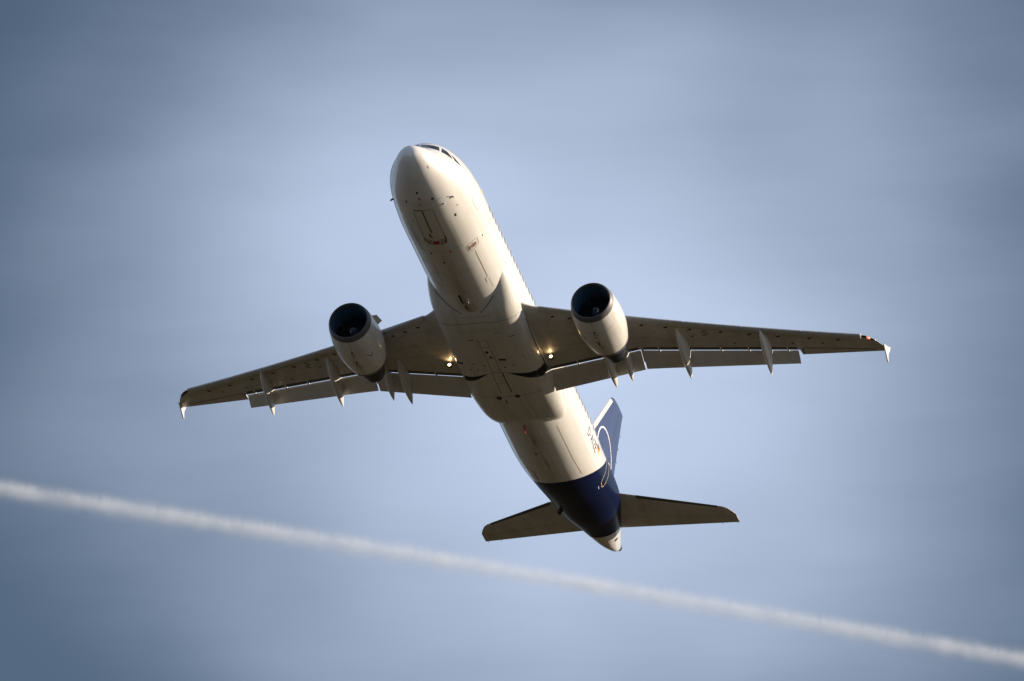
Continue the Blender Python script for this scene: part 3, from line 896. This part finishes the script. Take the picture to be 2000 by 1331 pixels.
# black patches painted for the shaded recesses behind the main wheel bay
for q in ([(16.42, -.42), (16.95, -1.80), (17.60, -1.86), (17.12, -1.25)], [(16.42, .42), (16.88, 1.72), (17.36, 1.80), (16.98, 1.16)]):
    quad('wheel_bay_shade', q, M_black, belly, B_, n=8)
quad('wheel_bay_shade', [(16.95, -1.80), (17.0, -2.02), (17.6, -2.04), (17.60, -1.86)], M_black, belly, B_, n=6)
bm_('panel_seam', [(16.42, .45), (16.36, 0), (16.42, -.45)], .02, M_line)
for y in (.22,): bm_('keel_seam', [(16.4, y), (18.2, y + .07)], .02, M_line)
bm_('keel_seam', [(16.43, -.23), (18.17, -.24)], .05, M_letter)
bm_('keel_seam', [(17.3, -.22), (17.3, .24)], .016, M_line)
bm_('panel_seam', [(18.45, -1.6), (18.5, 0), (18.45, 1.6)], .018, M_line)
dot('oil_stain', (18.58, .49), .16, .13, M_grime, belly, B_)
dot('oil_stain', (18.53, -.40), .14, .13, M_grime, belly, B_)

bm_('keel_seam', [(12.0, .9), (12.0, -.9)], .012, M_fline)
for md in ('port', 'star'):
    mark('root_seam', [(12.95, -.75), (13.15, -1.02), (13.6, -1.20), (14.4, -1.33), (15.4, -1.40), (16.4, -1.42), (17.3, -1.38), (17.8, -1.3)], .055, M_letter, parent=belly, objs=B_, mode=md)
# port side: windows, crest, lettering, registration, flag, doors
x = 7.25
while x < 26.6:
    quad('cabin_window', [(x - .115, .50), (x + .115, .50), (x + .115, .84), (x - .115, .84)], M_win, mode='port', objs=F, n=3)
    x += 0.533
dot('crest_emblem', (6.03, .80), .13, .15, M_gold, mode='port', objs=F)
import random
rnd = random.Random(4)
for x0, x1, z0 in ((6.42, 8.12, .05), (6.37, 7.10, -.16)):
    m = MB(); x = x0
    while x < x1:
        ribbon(m, F, [(x, z0 - .05), (x + .05, z0 + .05)], .022, 'port'); x += rnd.choice((.09, .11, .2))
    m.build('small_lettering', M_pale, fus)
letters('registration_letter', 'D-AIZE', (24.98, -.30), (1, 0), (0, .38), 0.25, 0.09, 0.055, M_navy, F, 'port', fus)
for z0, z1, mt in ((.17, .28, M_letter), (.06, .17, M_red), (-.05, .06, M_gold)):
    quad('flag_band', [(26.74, z0), (27.22, z0), (27.22, z1), (26.74, z1)], mt, mode='port', objs=F, n=3)
def door(x0, x1, z0, z1, mat, w, mode='port', nm='cabin_door'):
    mark(nm, [(x0 + .12, z0), (x1 - .12, z0), (x1, z0 + .12), (x1, z1 - .12), (x1 - .12, z1), (x0 + .12, z1), (x0, z1 - .12), (x0, z0 + .12), (x0 + .12, z0)], w, mat, objs=F, mode=mode)
door(4.85, 5.75, -.45, 1.3, M_fline, .02)
door(28.98, 29.55, -.42, .95, M_pgold, .03)
mark('door_handle', [(29.05, -.60), (29.3, -.60)], .03, M_decal, objs=F, mode='port')
# cockpit windows on both sides
for sg, md in ((-1, 'port'), (1, 'star')):
    quad('cockpit_window', [(.05 * sg, .70), (.93 * sg, .555), (.80 * sg, .95), (.05 * sg, .985)], M_glass, mode='front', objs=F, lift=0.01, n=8)
    quad('cockpit_window', [(2.21, .52), (2.74, .43), (2.62, .78), (2.48, .90)], M_glass, mode=md, objs=F, lift=0.01, n=8)
    quad('cockpit_window', [(2.90, .45), (3.38, .46), (3.02, .63), (2.78, .73)], M_glass, mode=md, objs=F, lift=0.01, n=8)

# tail cone: exhaust of the auxiliary power unit, lamps, antennas
ap = MB(); revolve(ap, [(37.42, .155), (37.62, .15), (37.66, .135), (37.60, .11), (37.45, .105)], (0, 0, 1.357), 28); ap.build('exhaust_outlet', M_black, fus)
dot('tail_vent', (35.48, -.48), .13, .07, M_letter, objs=F)
dot('tail_lamp', (34.82, .11), .05, .05, M_strobe, objs=F)
mark('tail_seam', [(34.4, .5), (34.2, .1), (33.9, .35)], .03, M_line, objs=F)
stub('tail_antenna', (30.9, .95), M_letter, .26, .20, .10, rake=.02)

# ------------------------------------------------------------------ contrail of another aircraft, far above
def pix(u, v, alt):
    d = cam_dir(((u - 1000) / 23490.67, (v - 665.5) / 23490.67, 1)).normalized()
    return CAM_POS + d * (alt / d.z)
A0, A1 = pix(-350, 902, 9000.0), pix(2350, 1354, 9000.0)
ax = (A1 - A0); LEN = ax.length; ax.normalize()
up_ = (Vector((0, 0, 1)) - ax * ax.z).normalized(); sd_ = up_.cross(ax)
mb = MB(); rows = []
RAD = 46.0
BEND = 13.0
for k in range(81):
    X = LEN * (k / 80 - .5)
    off = BEND * (1 - (2 * X / LEN) ** 2)
    rows.append([(X, RAD * math.cos(2 * math.pi * j / 24), off + RAD * math.sin(2 * math.pi * j / 24)) for j in range(24)])
mb.grid(rows, closed=True, cap0=True, cap1=True)
m = bpy.data.materials.new('ice_cloud'); m.use_nodes = True; t = m.node_tree; t.nodes.clear()
o_ = t.nodes.new('ShaderNodeOutputMaterial'); pv = t.nodes.new('ShaderNodeVolumePrincipled')
t.links.new(pv.outputs[0], o_.inputs['Volume'])
pv.inputs['Color'].default_value = (.92, .955, 1, 1)
X = objxyz(t)
q = math_(t, 'DIVIDE', X[0], LEN / 2)
off = math_(t, 'MULTIPLY_ADD', math_(t, 'MULTIPLY', q, q), -BEND, BEND)
zz = math_(t, 'SUBTRACT', X[2], off)
# smooth core, with a fringe of fine puffs standing off the upper edge
rr2 = math_(t, 'ADD', math_(t, 'MULTIPLY', X[1], X[1]), math_(t, 'MULTIPLY', zz, zz))
lump = noise(t, 0.030, 4, (0.5, 1, 1), 0.6)
w2 = math_(t, 'POWER', math_(t, 'MULTIPLY_ADD', lump, 16.0, 9.5), 2.0)
core = math_(t, 'POWER', 2.718, math_(t, 'MULTIPLY', math_(t, 'DIVIDE', rr2, w2), -1.0))
slow = noise(t, 0.009, 4, (1, .3, .3))
core = math_(t, 'MULTIPLY', core, rng(t, slow, 0.3, 0.7, 0.008, 0.026))
teeth = noise(t, 0.10, 4, (1.0, 0.6, 0.22), 0.65)
ay = math_(t, 'ABSOLUTE', X[1])
fr = math_(t, 'MULTIPLY', rng(t, zz, 8, 44, 1, 0), rng(t, zz, -6, 10, 0, 1))
fr = math_(t, 'MULTIPLY', math_(t, 'POWER', fr, 1.6), rng(t, ay, 3, 20, 1, 0))
fr = math_(t, 'MULTIPLY', fr, rng(t, teeth, 0.36, 0.74, 0.0, 0.015))
dens = math_(t, 'ADD', core, fr)
t.links.new(dens, pv.inputs['Density'])
pv.inputs['Anisotropy'].default_value = 0.0
m.cycles.volume_step_rate = 0.025
sc.cycles.volume_bounces = 2
sc.cycles.volume_max_steps = 256
ct = mb.build('contrail', m)
ct.matrix_world = Matrix(((ax.x, sd_.x, up_.x, 0), (ax.y, sd_.y, up_.y, 0), (ax.z, sd_.z, up_.z, 0), (0, 0, 0, 1)))
ct.location = (A0 + A1) / 2
ct['label'] = 'thin white condensation trail slanting down to the right across the sky behind the aircraft'
ct['category'] = 'contrail'
